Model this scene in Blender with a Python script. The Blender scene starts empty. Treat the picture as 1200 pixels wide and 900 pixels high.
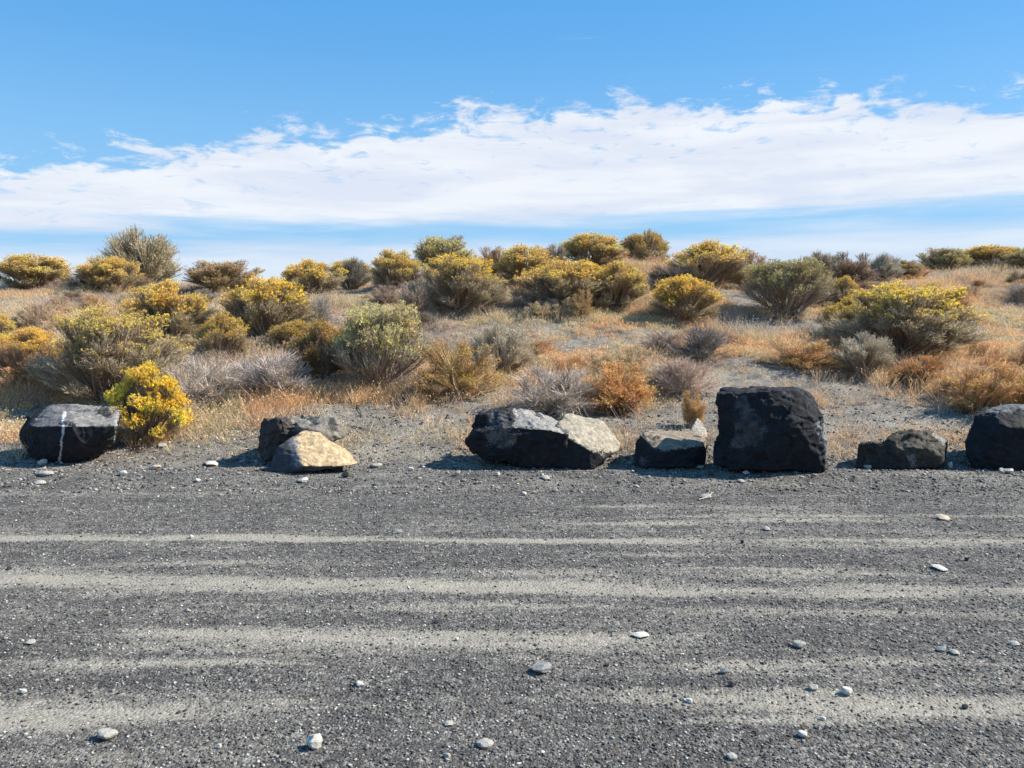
import bpy, math, random
import numpy as np
from mathutils import Vector, noise as mnoise

# ------------------------------------------------------------------ camera, world, sun, exposure
SC = bpy.context.scene
COL = SC.collection
F = 950.0                       # focal length in pixels of a 1200 px wide frame
EYE = 1.6
TH = math.atan(80 / F)          # camera looks down by this
cam = bpy.data.cameras.new('camera'); camo = bpy.data.objects.new('camera', cam); COL.objects.link(camo)
cam.sensor_width = 36; cam.lens = F / 1200 * 36; cam.clip_end = 6000; cam.clip_start = 0.05
camo.location = (0, 0, EYE); camo.rotation_euler = (math.radians(90) - TH, 0, 0)
SC.camera = camo

SUN_EL, SUN_BACK = 41.0, 7.0   # elevation; degrees beyond the +x axis towards the back of the scene
L = Vector((math.cos(math.radians(SUN_EL)) * math.cos(math.radians(SUN_BACK)),
            math.cos(math.radians(SUN_EL)) * math.sin(math.radians(SUN_BACK)),
            math.sin(math.radians(SUN_EL))))
sun = bpy.data.lights.new('sun', 'SUN'); suno = bpy.data.objects.new('sun', sun); COL.objects.link(suno)
sun.energy = 4.6; sun.angle = math.radians(0.5); sun.color = (1.0, 0.93, 0.82)
suno.rotation_euler = L.to_track_quat('Z', 'Y').to_euler(); suno.location = (10, 5, 12)
SC.view_settings.view_transform = 'Standard'; SC.view_settings.look = 'None'
SC.view_settings.exposure = 1.05; SC.view_settings.gamma = 1.0

def ray(px, row):
    u = (px - 600) / F; v = (450 - row) / F
    y = math.cos(TH) + v * math.sin(TH); z = -math.sin(TH) + v * math.cos(TH)
    return u / y, z / y         # x and z per metre of y
def P(px, row, d):
    a, b = ray(px, row); return Vector((a * d, d, EYE + b * d))
def azel(px, row):
    a, b = ray(px, row); return math.atan2(a, 1), math.atan2(b, math.hypot(a, 1))

W = bpy.data.worlds.new('World'); SC.world = W; W.use_nodes = True
nt = W.node_tree; nt.nodes.clear()
def N(t, typ, **kw):
    n = t.nodes.new(typ)
    for k, v in kw.items():
        if k.startswith('i_'):
            n.inputs[int(k[2:])].default_value = v
        else: setattr(n, k, v)
    return n
def math_n(t, op, a, b=None, c=None, clamp=False):
    n = t.nodes.new('ShaderNodeMath'); n.operation = op; n.use_clamp = clamp
    for i, s in enumerate((a, b, c)):
        if s is None: continue
        if isinstance(s, (int, float)): n.inputs[i].default_value = s
        else: t.links.new(s, n.inputs[i])
    return n.outputs[0]
def sstep(t, x, lo, hi):
    n = t.nodes.new('ShaderNodeMapRange'); n.interpolation_type = 'SMOOTHSTEP'
    t.links.new(x, n.inputs[0])
    for i, s in ((1, lo), (2, hi)):
        if isinstance(s, (int, float)): n.inputs[i].default_value = s
        else: t.links.new(s, n.inputs[i])
    return n.outputs[0]
def mixc(t, f, a, b, mode='MIX'):
    n = t.nodes.new('ShaderNodeMix'); n.data_type = 'RGBA'; n.blend_type = mode
    for i, s in ((0, f), (6, a), (7, b)):
        if isinstance(s, (int, float)): n.inputs[i].default_value = s
        elif isinstance(s, tuple): n.inputs[i].default_value = (*s, 1)[:4]
        else: t.links.new(s, n.inputs[i])
    return n.outputs[2]
sky = N(nt, 'ShaderNodeTexSky', sky_type='NISHITA', sun_disc=False)
sky.sun_elevation = math.radians(SUN_EL)
sky.sun_rotation = math.atan2(L.x, L.y)
sky.altitude = 350; sky.air_density = 1.0; sky.dust_density = 0.3; sky.ozone_density = 2.0
hsv = N(nt, 'ShaderNodeHueSaturation'); hsv.inputs['Hue'].default_value = 0.497
hsv.inputs['Saturation'].default_value = 1.28; hsv.inputs['Value'].default_value = 1.22
nt.links.new(sky.outputs[0], hsv.inputs['Color'])
tc = N(nt, 'ShaderNodeTexCoord'); sx = N(nt, 'ShaderNodeSeparateXYZ'); nt.links.new(tc.outputs['Generated'], sx.inputs[0])
az = math_n(nt, 'ARCTAN2', sx.outputs[0], sx.outputs[1])
el = math_n(nt, 'ARCSINE', sx.outputs[2])
def edge_curve(pts):            # cloud edge elevation by azimuth
    r = nt.nodes.new('ShaderNodeValToRGB'); cr = r.color_ramp
    pos = [azel(*p) for p in pts]
    while len(cr.elements) < len(pos): cr.elements.new(0.5)
    for e, (a, h) in zip(cr.elements, pos):
        e.position = a / 2 + 0.5; v = h * 2; e.color = (v, v, v, 1)
    nt.links.new(math_n(nt, 'MULTIPLY_ADD', az, 0.5, 0.5), r.inputs[0])
    return math_n(nt, 'MULTIPLY', r.outputs[0], 0.5)
def snoise(sx_, sy_, det, rough, off=0.0, dist=0.0):
    cb = N(nt, 'ShaderNodeCombineXYZ')
    nt.links.new(math_n(nt, 'MULTIPLY', az, sx_), cb.inputs[0]); nt.links.new(math_n(nt, 'MULTIPLY', el, sy_), cb.inputs[1])
    cb.inputs[2].default_value = off
    n = N(nt, 'ShaderNodeTexNoise'); n.inputs['Scale'].default_value = 1; n.inputs['Detail'].default_value = det
    n.inputs['Roughness'].default_value = rough; n.inputs['Distortion'].default_value = dist
    nt.links.new(cb.outputs[0], n.inputs['Vector']); return n.outputs[0]
top = edge_curve([(0,186),(130,178),(200,174),(280,158),(340,160),(420,154),(480,146),(540,126),(640,130),(700,118),(780,126),(860,120),(930,112),(1000,104),(1080,120),(1200,114)])
bot = edge_curve([(0,268),(300,264),(520,262),(650,262),(800,256),(950,246),(1200,236)])
puff = snoise(16, 34, 9, 0.62, 3.1, 0.4)
wisp = snoise(5, 60, 6, 0.6, 7.7, 0.3)
fine = snoise(26, 95, 7, 0.65, 1.7, 0.6)
puff2 = math_n(nt, 'MULTIPLY_ADD', fine, 0.5, puff)
e_top = math_n(nt, 'SUBTRACT', math_n(nt, 'ADD', el, math_n(nt, 'MULTIPLY', math_n(nt, 'SUBTRACT', puff2, 0.76), 0.13)), top)
m_top = math_n(nt, 'SUBTRACT', 1.0, sstep(nt, e_top, -0.022, 0.006))
e_bot = math_n(nt, 'SUBTRACT', math_n(nt, 'ADD', el, math_n(nt, 'MULTIPLY', math_n(nt, 'SUBTRACT', wisp, 0.5), 0.055)), bot)
m_bot = sstep(nt, e_bot, -0.014, 0.022)
band = math_n(nt, 'MULTIPLY', m_top, m_bot)
hole = math_n(nt, 'SUBTRACT', 1.0, math_n(nt, 'MULTIPLY', sstep(nt, fine, 0.54, 0.70), 0.55))
holet = sstep(nt, e_top, -0.09, -0.01)      # holes mostly near the ragged top
band = math_n(nt, 'MULTIPLY', band, math_n(nt, 'SUBTRACT', 1.0, math_n(nt, 'MULTIPLY', math_n(nt, 'SUBTRACT', 1.0, hole), math_n(nt, 'MULTIPLY_ADD', holet, 0.8, 0.25))))
low_edge = math_n(nt, 'SUBTRACT', math_n(nt, 'ADD', el, math_n(nt, 'MULTIPLY', math_n(nt, 'SUBTRACT', snoise(4, 46, 7, .6, 21.0, .3), 0.5), 0.05)), math_n(nt, 'SUBTRACT', bot, 0.018))
low = math_n(nt, 'MULTIPLY', math_n(nt, 'SUBTRACT', 1.0, sstep(nt, low_edge, -0.02, 0.014)), 0.72)
streak = math_n(nt, 'MULTIPLY', sstep(nt, snoise(3.2, 42, 7, 0.6, 12.4, 0.2), 0.67, 0.8), 0.35)
cm = math_n(nt, 'MAXIMUM', math_n(nt, 'MAXIMUM', band, low), streak, clamp=True)
cm = math_n(nt, 'MULTIPLY', cm, 0.93)
shade = mixc(nt, sstep(nt, snoise(4, 30, 6, 0.55, 5.0, 0.5), 0.38, 0.66), (5.35, 5.7, 6.5), (6.45, 6.6, 6.9))
base_sky = mixc(nt, math_n(nt, 'MULTIPLY_ADD', sstep(nt, el, -0.02, 0.30), -0.85, 0.85), hsv.outputs[0], (2.3, 4.1, 6.3))
base_sky = mixc(nt, 0.72, base_sky, mixc(nt, sstep(nt, el, 0.08, 0.40), (2.0, 4.1, 6.4), (.75, 2.9, 6.2)))
skyc = mixc(nt, cm, base_sky, shade)
bg = N(nt, 'ShaderNodeBackground'); bg.inputs[1].default_value = 0.07
out = N(nt, 'ShaderNodeOutputWorld'); nt.links.new(skyc, bg.inputs[0]); nt.links.new(bg.outputs[0], out.inputs[0])

# ------------------------------------------------------------------ numpy helpers
rng = np.random.default_rng(11)
def sm(a, b, x):
    t = np.clip((x - a) / (b - a), 0, 1); return t * t * (3 - 2 * t)
_tab = np.random.default_rng(5).random((512, 512))
def vn(x, y):
    xi = np.floor(x).astype(int); yi = np.floor(y).astype(int); fx = x - xi; fy = y - yi
    fx = fx * fx * (3 - 2 * fx); fy = fy * fy * (3 - 2 * fy)
    g = lambda a, b: _tab[a & 511, b & 511]
    return (g(xi, yi) * (1 - fx) + g(xi + 1, yi) * fx) * (1 - fy) + (g(xi, yi + 1) * (1 - fx) + g(xi + 1, yi + 1) * fx) * fy
def fbm(x, y, o=4, r=0.5):
    s = 0; a = 1; t = 0
    for k in range(o):
        s = s + a * vn(x * 2 ** k + 37.1 * k, y * 2 ** k + 11.3 * k); t += a; a *= r
    return s / t
# slope profile (metres out, metres up)
_py = np.array([-3000, 8.3, 8.9, 9.6, 11, 13, 16, 20, 24, 27, 30, 36, 60, 200, 3000.])
_pz = np.array([0, 0, 0.07, 0.24, 0.52, 0.84, 1.32, 1.98, 2.56, 2.86, 2.82, 2.3, 1.2, 0.6, 0.])
_dy = np.linspace(0, 60, 1201); _dz = np.interp(_dy, _py, _pz)
_k = np.exp(-0.5 * (np.arange(-20, 21) / 8.0) ** 2); _k /= _k.sum()
_dz = np.convolve(np.pad(_dz, 20, mode='edge'), _k, 'valid')
def prof(y):
    return np.where((y > 0) & (y < 60), np.interp(y, _dy, _dz), np.interp(y, _py, _pz))
def H(x, y):
    x = np.asarray(x, float); y = np.asarray(y, float)
    s = sm(8.9, 11.5, y); far = sm(12, 25, y)
    z = prof(y) - 0.42 * sm(-1, -12, x) * far + 0.26 * sm(-5, 0, x) * far + .16 * np.exp(-((x - 3.2) / 2.6) ** 2) * far
    z = z + s * 0.42 * (fbm(x * .22 + 3.3, y * .22, 3) - .5) + s * 0.16 * (fbm(x * .9, y * .9, 3) - .5)
    z = z + (0.25 + 0.75 * s) * sm(7.9, 8.6, y) * 0.13 * (fbm(x * 2.4, y * 3.1, 5, .6) - .5)
    for bx_, w_ in ((-4.85, .55), (-2.25, .5), (.05, .75), (.95, .4), (1.75, .4), (2.85, .6), (4.3, .5), (5.4, .6)):
        z = z + .075 * np.exp(-((x - bx_) / w_) ** 2 - ((y - 9.15) / .32) ** 2)
    near = 1 - sm(8.0, 9.2, y)
    z = z + near * (0.045 * (fbm(x * .22, y * 2.6, 4) - .5) + 0.030 * (fbm(x * 1.5, y * 3.6, 4) - .5) + 0.010 * (fbm(x * 7, y * 9, 3) - .5))
    z = z + near * 0.05 * np.exp(-((y - 7.9) / .28) ** 2) * (0.4 + fbm(x * .8, y * 2 + 9, 3))   # low windrow at the lot's edge
    return z
_ds = np.concatenate([np.arange(2.2, 12, .01), np.arange(12, 45, .03)])
def hit(px, row):
    a, b = ray(px, row)
    below = (EYE + b * _ds) < H(a * _ds, _ds)
    i = int(np.argmax(below)) if below.any() else -1
    d = _ds[i] if i >= 0 and _ds[i] < 29 else 27.0
    return float(a * d), float(d)
def Hs(x, y): return float(H(np.array([x]), np.array([y]))[0])

def mesh(name, verts, faces, col=None, smooth=False, mats=None):
    """faces: list of integer arrays (n,k)"""
    me = bpy.data.meshes.new(name)
    verts = np.asarray(verts, np.float32)
    loops = np.concatenate([f.ravel() for f in faces]); tot = np.concatenate([np.full(len(f), f.shape[1]) for f in faces])
    me.vertices.add(len(verts)); me.vertices.foreach_set('co', verts.ravel())
    me.loops.add(len(loops)); me.loops.foreach_set('vertex_index', loops.astype(np.int32))
    me.polygons.add(len(tot)); st = np.concatenate([[0], np.cumsum(tot)[:-1]])
    me.polygons.foreach_set('loop_start', st.astype(np.int32)); me.polygons.foreach_set('loop_total', tot.astype(np.int32))
    if smooth: me.polygons.foreach_set('use_smooth', np.ones(len(tot), bool))
    if col is not None:
        c = np.ones((len(verts), 4), np.float32); c[:, :3] = col
        at = me.color_attributes.new('Col', 'FLOAT_COLOR', 'POINT'); at.data.foreach_set('color', c.ravel())
    me.update(calc_edges=True)
    if mats: me.materials.append(mats)
    return me
def link(name, data, parent=None, color=None):
    o = bpy.data.objects.new(name, data); COL.objects.link(o)
    if parent: o.parent = parent
    if color: o.color = (*color, 1)
    return o
def tag(o, label=None, cat=None, group=None, kind=None):
    if label: o['label'] = label
    if cat: o['category'] = cat
    if group: o['group'] = group
    if kind: o['kind'] = kind
    return o

# ------------------------------------------------------------------ materials
def new_mat(name):
    m = bpy.data.materials.new(name); m.use_nodes = True; t = m.node_tree
    return m, t, t.nodes['Principled BSDF']
def plant_mat(name, trans=0.3, rough=0.75):
    m, t, b = new_mat(name)
    at = N(t, 'ShaderNodeAttribute', attribute_name='Col'); oi = N(t, 'ShaderNodeObjectInfo')
    c = mixc(t, 1.0, at.outputs['Color'], oi.outputs['Color'], 'MULTIPLY')
    t.links.new(c, b.inputs['Base Color']); b.inputs['Roughness'].default_value = rough
    b.inputs['Specular IOR Level'].default_value = 0.2
    tr = N(t, 'ShaderNodeBsdfTranslucent'); t.links.new(c, tr.inputs[0])
    mx = N(t, 'ShaderNodeMixShader'); mx.inputs[0].default_value = trans
    t.links.new(b.outputs[0], mx.inputs[1]); t.links.new(tr.outputs[0], mx.inputs[2])
    t.links.new(mx.outputs[0], t.nodes['Material Output'].inputs[0])
    return m
M_leaf = plant_mat('leaf', 0.32); M_flower = plant_mat('flower', 0.35); M_twig = plant_mat('twig', 0.0, 0.85); M_grass = plant_mat('dry_grass', 0.35)

def ground_mat():
    m, t, b = new_mat('ground')
    at = N(t, 'ShaderNodeAttribute', attribute_name='Col'); sp = N(t, 'ShaderNodeSeparateColor'); t.links.new(at.outputs['Color'], sp.inputs[0])
    dust, sand = sp.outputs[0], sp.outputs[1]
    geo = N(t, 'ShaderNodeNewGeometry'); pos = geo.outputs['Position']
    def vor(scale, feat='F1'):
        v = N(t, 'ShaderNodeTexVoronoi', feature=feat); v.inputs['Scale'].default_value = scale; t.links.new(pos, v.inputs['Vector']); return v
    def noi(scale, det=5, rough=.6):
        n = N(t, 'ShaderNodeTexNoise'); n.inputs['Scale'].default_value = scale; n.inputs['Detail'].default_value = det; n.inputs['Roughness'].default_value = rough
        t.links.new(pos, n.inputs['Vector']); return n.outputs[0]
    v1 = vor(70); v2 = vor(32)
    s1 = N(t, 'ShaderNodeSeparateColor'); t.links.new(v1.outputs['Color'], s1.inputs[0])
    s2 = N(t, 'ShaderNodeSeparateColor'); t.links.new(v2.outputs['Color'], s2.inputs[0])
    # gravel: dark grains with a share of pale ones
    rmp = N(t, 'ShaderNodeValToRGB'); cr = rmp.color_ramp
    cr.elements[0].color = (.036, .034, .032, 1); cr.elements[1].position = 1; cr.elements[1].color = (.42, .41, .385, 1)
    e = cr.elements.new(.45); e.color = (.104, .099, .094, 1)
    e = cr.elements.new(.8); e.color = (.195, .187, .175, 1)
    t.links.new(s1.outputs[0], rmp.inputs[0])
    rm2 = N(t, 'ShaderNodeValToRGB'); cr = rm2.color_ramp
    cr.elements[0].color = (.06, .06, .062, 1); cr.elements[1].position = 1; cr.elements[1].color = (.34, .33, .31, 1)
    e = cr.elements.new(.85); e.color = (.144, .138, .13, 1)
    t.links.new(s2.outputs[1], rm2.inputs[0])
    grav = mixc(t, 0.45, rmp.outputs[0], rm2.outputs[0])
    grav = mixc(t, 1.0, grav, mixc(t, sstep(t, noi(2.2, 6, .7), .35, .65), (.72, .70, .68), (1.12, 1.09, 1.03)), 'MULTIPLY')
    # fine dust
    dn = noi(9, 7, .7)
    dc = mixc(t, dn, (.25, .225, .18), (.41, .37, .295))
    dc = mixc(t, 0.28, dc, rmp.outputs[0])
    mp = N(t, 'ShaderNodeMapping'); mp.inputs['Scale'].default_value = (.55, 4.6, 1); mp.inputs['Rotation'].default_value = (0, 0, .03); t.links.new(pos, mp.inputs[0])
    st = N(t, 'ShaderNodeTexNoise'); st.inputs['Scale'].default_value = 1.5; st.inputs['Detail'].default_value = 10; st.inputs['Roughness'].default_value = .68; st.inputs['Distortion'].default_value = .35
    t.links.new(mp.outputs[0], st.inputs['Vector'])
    dust = math_n(t, 'ADD', dust, math_n(t, 'MULTIPLY', math_n(t, 'SUBTRACT', st.outputs[0], .47), 1.7))
    brk = math_n(t, 'ADD', dust, math_n(t, 'MULTIPLY', math_n(t, 'SUBTRACT', noi(16, 6, .75), .5), 1.15))
    brk = math_n(t, 'ADD', brk, math_n(t, 'MULTIPLY', math_n(t, 'SUBTRACT', s1.outputs[1], .5), .35))
    f = math_n(t, 'MULTIPLY', sstep(t, brk, .03, 1.05), .95)
    c1 = mixc(t, f, grav, dc)
    # slope sand: grey silty, lighter crusts, scattered litter
    sn = noi(1.1, 8, .7); sn2 = noi(24, 5, .7)
    sc = mixc(t, sstep(t, sn, .35, .68), (.175, .156, .13), (.33, .292, .235))
    sc = mixc(t, math_n(t, 'MULTIPLY', sstep(t, sn2, .46, .7), .65), sc, (.098, .09, .082))
    sc = mixc(t, math_n(t, 'MULTIPLY', sstep(t, s2.outputs[2], .9, .98), .5), sc, (.40, .38, .34))
    sf = sstep(t, math_n(t, 'ADD', sand, math_n(t, 'MULTIPLY', math_n(t, 'SUBTRACT', noi(5, 6, .7), .5), .8)), .3, .7)
    c = mixc(t, sf, c1, sc)
    t.links.new(c, b.inputs['Base Color']); b.inputs['Roughness'].default_value = .92; b.inputs['Specular IOR Level'].default_value = .25
    hgt = math_n(t, 'ADD', math_n(t, 'MULTIPLY', v1.outputs['Distance'], -.6), math_n(t, 'MULTIPLY', noi(45, 5, .7), .9))
    hgt = math_n(t, 'ADD', hgt, math_n(t, 'MULTIPLY', noi(9, 5, .65), 1.6))
    bp = N(t, 'ShaderNodeBump'); bp.inputs['Distance'].default_value = .03
    t.links.new(math_n(t, 'MULTIPLY_ADD', f, -.45, .9), bp.inputs['Strength'])
    t.links.new(hgt, bp.inputs['Height']); t.links.new(bp.outputs[0], b.inputs['Normal'])
    return m
M_ground = ground_mat()

def rock_mat(name, bump=1.0):
    m, t, b = new_mat(name)
    at = N(t, 'ShaderNodeAttribute', attribute_name='Col'); oi = N(t, 'ShaderNodeObjectInfo'); tc = N(t, 'ShaderNodeTexCoord')
    n1 = N(t, 'ShaderNodeTexNoise'); n1.inputs['Scale'].default_value = 14; n1.inputs['Detail'].default_value = 8; n1.inputs['Roughness'].default_value = .7
    n2 = N(t, 'ShaderNodeTexNoise'); n2.inputs['Scale'].default_value = 70; n2.inputs['Detail'].default_value = 4; n2.inputs['Roughness'].default_value = .7
    for n in (n1, n2): t.links.new(tc.outputs['Object'], n.inputs['Vector'])
    c = mixc(t, 1.0, at.outputs['Color'], oi.outputs['Color'], 'MULTIPLY')
    g = mixc(t, sstep(t, n1.outputs[0], .3, .72), (.6, .6, .61), (1.35, 1.33, 1.3))
    c = mixc(t, 1.0, c, g, 'MULTIPLY')
    g2 = mixc(t, sstep(t, n2.outputs[0], .35, .7), (.75, .75, .75), (1.3, 1.3, 1.3))
    c = mixc(t, 1.0, c, g2, 'MULTIPLY')
    t.links.new(c, b.inputs['Base Color']); b.inputs['Roughness'].default_value = .8; b.inputs['Specular IOR Level'].default_value = .22
    bp = N(t, 'ShaderNodeBump'); bp.inputs['Distance'].default_value = .02; bp.inputs['Strength'].default_value = .8 * bump
    t.links.new(math_n(t, 'ADD', math_n(t, 'MULTIPLY', n1.outputs[0], .8), math_n(t, 'MULTIPLY', n2.outputs[0], .3)), bp.inputs['Height'])
    t.links.new(bp.outputs[0], b.inputs['Normal'])
    return m
M_rock = rock_mat('basalt'); M_stone = rock_mat('pebble', .35)

# ------------------------------------------------------------------ the ground: one sheet
def axis(parts, far):
    a = np.concatenate([np.arange(*p) for p in parts])
    up = [a[-1]]; st = parts[-1][2]
    while up[-1] < far[1]: st *= 1.35; up.append(up[-1] + st)
    dn = [a[0]]; st = parts[0][2]
    while dn[-1] > far[0]: st *= 1.35; dn.append(dn[-1] - st)
    return np.concatenate([np.array(dn[:0:-1]), a, np.array(up[1:])])
gx = axis([(-20, -6.5, .08), (-6.5, 6.5, .028), (6.5, 20, .08)], (-2500, 2500))
gy = axis([(2.2, 9.6, .022), (9.6, 13, .04), (13, 31, .09)], (-300, 2800))
X, Y = np.meshgrid(gx, gy); Z = H(X, Y)
def dust_map(x, y):
    wob = (fbm(x * .35, y * .6, 4) - .5)
    thick = .55 + .95 * fbm(x * .5 + 17, y * .9, 4)
    def streak_(yc, wdt, x0=-99, x1=99, slope=0., amp=1., fade=.8):
        wdt = wdt * thick * 1.0
        c = yc + slope * x + wob * .3 + .05 * np.sin(x * .55 + yc * 5)
        return amp * np.exp(-(np.abs(y - c) / wdt) ** 2.0) * sm(x0 - fade, x0 + fade, x) * (1 - sm(x1 - fade, x1 + fade, x))
    d = np.zeros_like(x)
    for s in [(5.72, .10, -99, 1.6, 0.004, 1.0), (5.72, .16, 1.2, 99, 0.0, .62),
              (4.80, .15, -99, .9, -.012, 1.0), (4.95, .10, -3, 2.6, .01, .5), (5.18, .07, -99, -.8, .01, .45), (5.3, .06, .6, 3.2, 0, .5),
              (4.68, .12, .2, 99, -.015, .72), (4.33, .10, .9, 99, -.02, .8), (4.3, .09, -99, -.2, .035, .55), (4.42, .07, -1.2, .4, .02, .7),
              (3.93, .16, -2.0, .9, .0, .95), (3.72, .09, -2.6, -.6, .05, .5), (3.4, .16, -3.2, -1.1, .16, .8),
              (3.35, .10, .5, 99, -.05, .75), (3.55, .07, .2, 1.4, .04, .5), (3.14, .06, .5, 1.6, 0, .5), (6.2, .08, -.6, 3.5, 0, .42), (6.35, .05, 1.2, 4, 0, .4),
              (3.05, .12, -2.6, -1.2, 0.05, .45), (6.75, .1, .5, 5, 0, .3)]:
        d = np.maximum(d, streak_(*s))
    d = d * (.5 + .95 * fbm(x * .9 + 3, y * 5, 4, .6)) + 1.15 * (fbm(x * .45 + 7, y * 4.2, 6, .66) - .47) + .7 * (fbm(x * 1.1 + 2, y * 15 + .8 * x, 4, .6) - .5)
    # the swept arc of an old tyre mark
    r = np.hypot(x + .35, y - 3.2); d = d + .25 * np.exp(-((r - .62) / .05) ** 2) * (x > -.2) * (y > 3.3)
    return np.clip(d, 0, 1) * (1 - sm(7.0, 7.6, y)) + sm(7.0, 7.6, y) * (.22 + .5 * (fbm(x * .8, y * 2.4, 4) - .5))
Dm = dust_map(X, Y)
Sm = sm(7.5, 9.5, Y + 1.6 * (fbm(X * .8, Y * 1.1, 5, .65) - .5))
colg = np.stack([Dm, Sm, np.zeros_like(Dm)], -1).reshape(-1, 3)
nx, ny = len(gx), len(gy)
idx = np.arange(nx * ny).reshape(ny, nx)
quads = np.stack([idx[:-1, :-1], idx[:-1, 1:], idx[1:, 1:], idx[1:, :-1]], -1).reshape(-1, 4)
tag(link('ground', mesh('ground', np.stack([X, Y, Z], -1).reshape(-1, 3), [quads], colg, True, M_ground)), kind='structure')

# ------------------------------------------------------------------ boulders
from mathutils.bvhtree import BVHTree
import bmesh
def inpoly(x, y, poly):
    c = np.zeros(len(x), bool); n = len(poly)
    for i in range(n):
        x0, y0 = poly[i]; x1, y1 = poly[(i + 1) % n]
        if y0 == y1: continue
        k = ((y0 > y) != (y1 > y)) & (x < (x1 - x0) * (y - y0) / (y1 - y0) + x0); c ^= k
    return c
def segd(x, y, a, b):
    ax, ay = a; bx, by = b; t = np.clip(((x - ax) * (bx - ax) + (y - ay) * (by - ay)) / ((bx - ax) ** 2 + (by - ay) ** 2), 0, 1)
    return np.hypot(x - ax - t * (bx - ax), y - ay - t * (by - ay))
def boulder(label, base, hulls, col, patches=(), lines=(), rough=.012, vox=.011, seed=0, name='boulder', cat='boulder', group=None, chip=.02):
    bx, by = hit(*base); org = Vector((bx, by, Hs(bx, by)))
    bm = bmesh.new()
    for h in hulls:
        vs = [bm.verts.new(P(p[0], p[1], by + p[2]) - org) for p in h]
        r = bmesh.ops.convex_hull(bm, input=vs)
        dead = [g for g in r['geom_interior'] + r['geom_unused'] if isinstance(g, bmesh.types.BMVert)]
        bmesh.ops.delete(bm, geom=list(set(dead)), context='VERTS')
    me = bpy.data.meshes.new('tmp'); bm.to_mesh(me); bm.free()
    tmp = link('tmp', me); md = tmp.modifiers.new('r', 'REMESH'); md.mode = 'VOXEL'; md.voxel_size = vox
    dg = bpy.context.evaluated_depsgraph_get(); ev = tmp.evaluated_get(dg); m2 = bpy.data.meshes.new_from_object(ev)
    bpy.data.objects.remove(tmp)
    n = len(m2.vertices); co = np.empty(n * 3, np.float32); m2.vertices.foreach_get('co', co); co = co.reshape(-1, 3)
    nor = np.empty(n * 3, np.float32); m2.vertex_normals.foreach_get('vector', nor); nor = nor.reshape(-1, 3)
    dis = np.empty(n)
    so = Vector((seed * 3.7, seed * 1.3, seed * 2.1))
    for i in range(n):
        v = Vector(co[i]) + so
        a = mnoise.fractal(v * 4, .9, 2.1, 5) * rough * .8
        for fs, am in ((4.2, 1.0), (10, .8)):      # tilted break facets, one per cell
            q = v * fs; cc_ = mnoise.voronoi(q)[1][0]
            tl = mnoise.noise_vector(cc_ * 13.7 + Vector((3, 1, 7)))
            a += (q - cc_).dot(tl) / fs * am * chip * 9
        a += rough * .35 * (mnoise.noise(v * 22))
        # step-like fracture ledges
        s = mnoise.noise(v * 2.6) * 4; a += (abs(s - round(s)) * 2) ** 4 * rough * .5
        dis[i] = a
    dis -= np.percentile(dis, 62); dis = np.clip(dis, -.06, .022)
    co2 = co + nor * dis[:, None]
    m2.vertices.foreach_set('co', co2.astype(np.float32).ravel())
    # colour: stone tones and marks, plus sunlit tops, facets and edges painted paler
    wp = co + np.array(org)
    fy = wp[:, 1]; u = wp[:, 0]; zc = wp[:, 2] - EYE
    yc = fy * math.cos(TH) - zc * math.sin(TH); vc = fy * math.sin(TH) + zc * math.cos(TH)
    px = 600 + F * u / yc; row = 450 - F * vc / yc
    jit = np.random.default_rng(seed).normal(0, .13, (2, n)); wob = fbm(co[:, 0] * 14 + seed, co[:, 2] * 14 + co[:, 1] * 9, 5, .65) - .5 + jit[0]; wob2 = fbm(co[:, 0] * 14 + 50, co[:, 2] * 14 + co[:, 1] * 9 + 31, 5, .65) - .5 + jit[1]
    pxx = px + wob * 12; rr = row + wob2 * 12
    c = np.tile(np.array(col, float), (n, 1))
    var = .8 + .4 * fbm(co[:, 0] * 6, co[:, 1] * 6 + co[:, 2] * 6 + seed, 3); c *= var[:, None]
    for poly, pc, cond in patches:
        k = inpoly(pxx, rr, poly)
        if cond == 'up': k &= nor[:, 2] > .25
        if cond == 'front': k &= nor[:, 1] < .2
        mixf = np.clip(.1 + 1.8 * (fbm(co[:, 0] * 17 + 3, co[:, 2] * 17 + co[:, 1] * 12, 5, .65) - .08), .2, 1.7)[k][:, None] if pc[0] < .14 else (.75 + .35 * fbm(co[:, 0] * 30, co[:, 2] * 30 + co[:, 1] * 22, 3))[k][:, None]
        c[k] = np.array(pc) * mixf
    for a, b_, wd, pc in lines:
        k = (segd(px + (fbm(co[:, 2] * 5, co[:, 2] * 9, 2) - .5) * 3, row, a, b_) < wd * (.1 + 1.7 * fbm(co[:, 0] * 3, co[:, 2] * 26, 3))) & (nor[:, 1] < .3)
        c[k] = pc
    cc = np.ones((n, 4), np.float32); cc[:, :3] = c
    at = m2.color_attributes.new('Col', 'FLOAT_COLOR', 'POINT'); at.data.foreach_set('color', cc.ravel())
    m2.polygons.foreach_set('use_smooth', np.ones(len(m2.polygons), bool))
    m2.materials.clear(); m2.materials.append(M_rock); m2.name = name
    o = link(name, m2); o.location = org
    tag(o, label, cat, group); m2.update(); return o
DK = (.020, .021, .024)
G = 'boulders lined up along the edge of the gravel lot'
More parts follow.
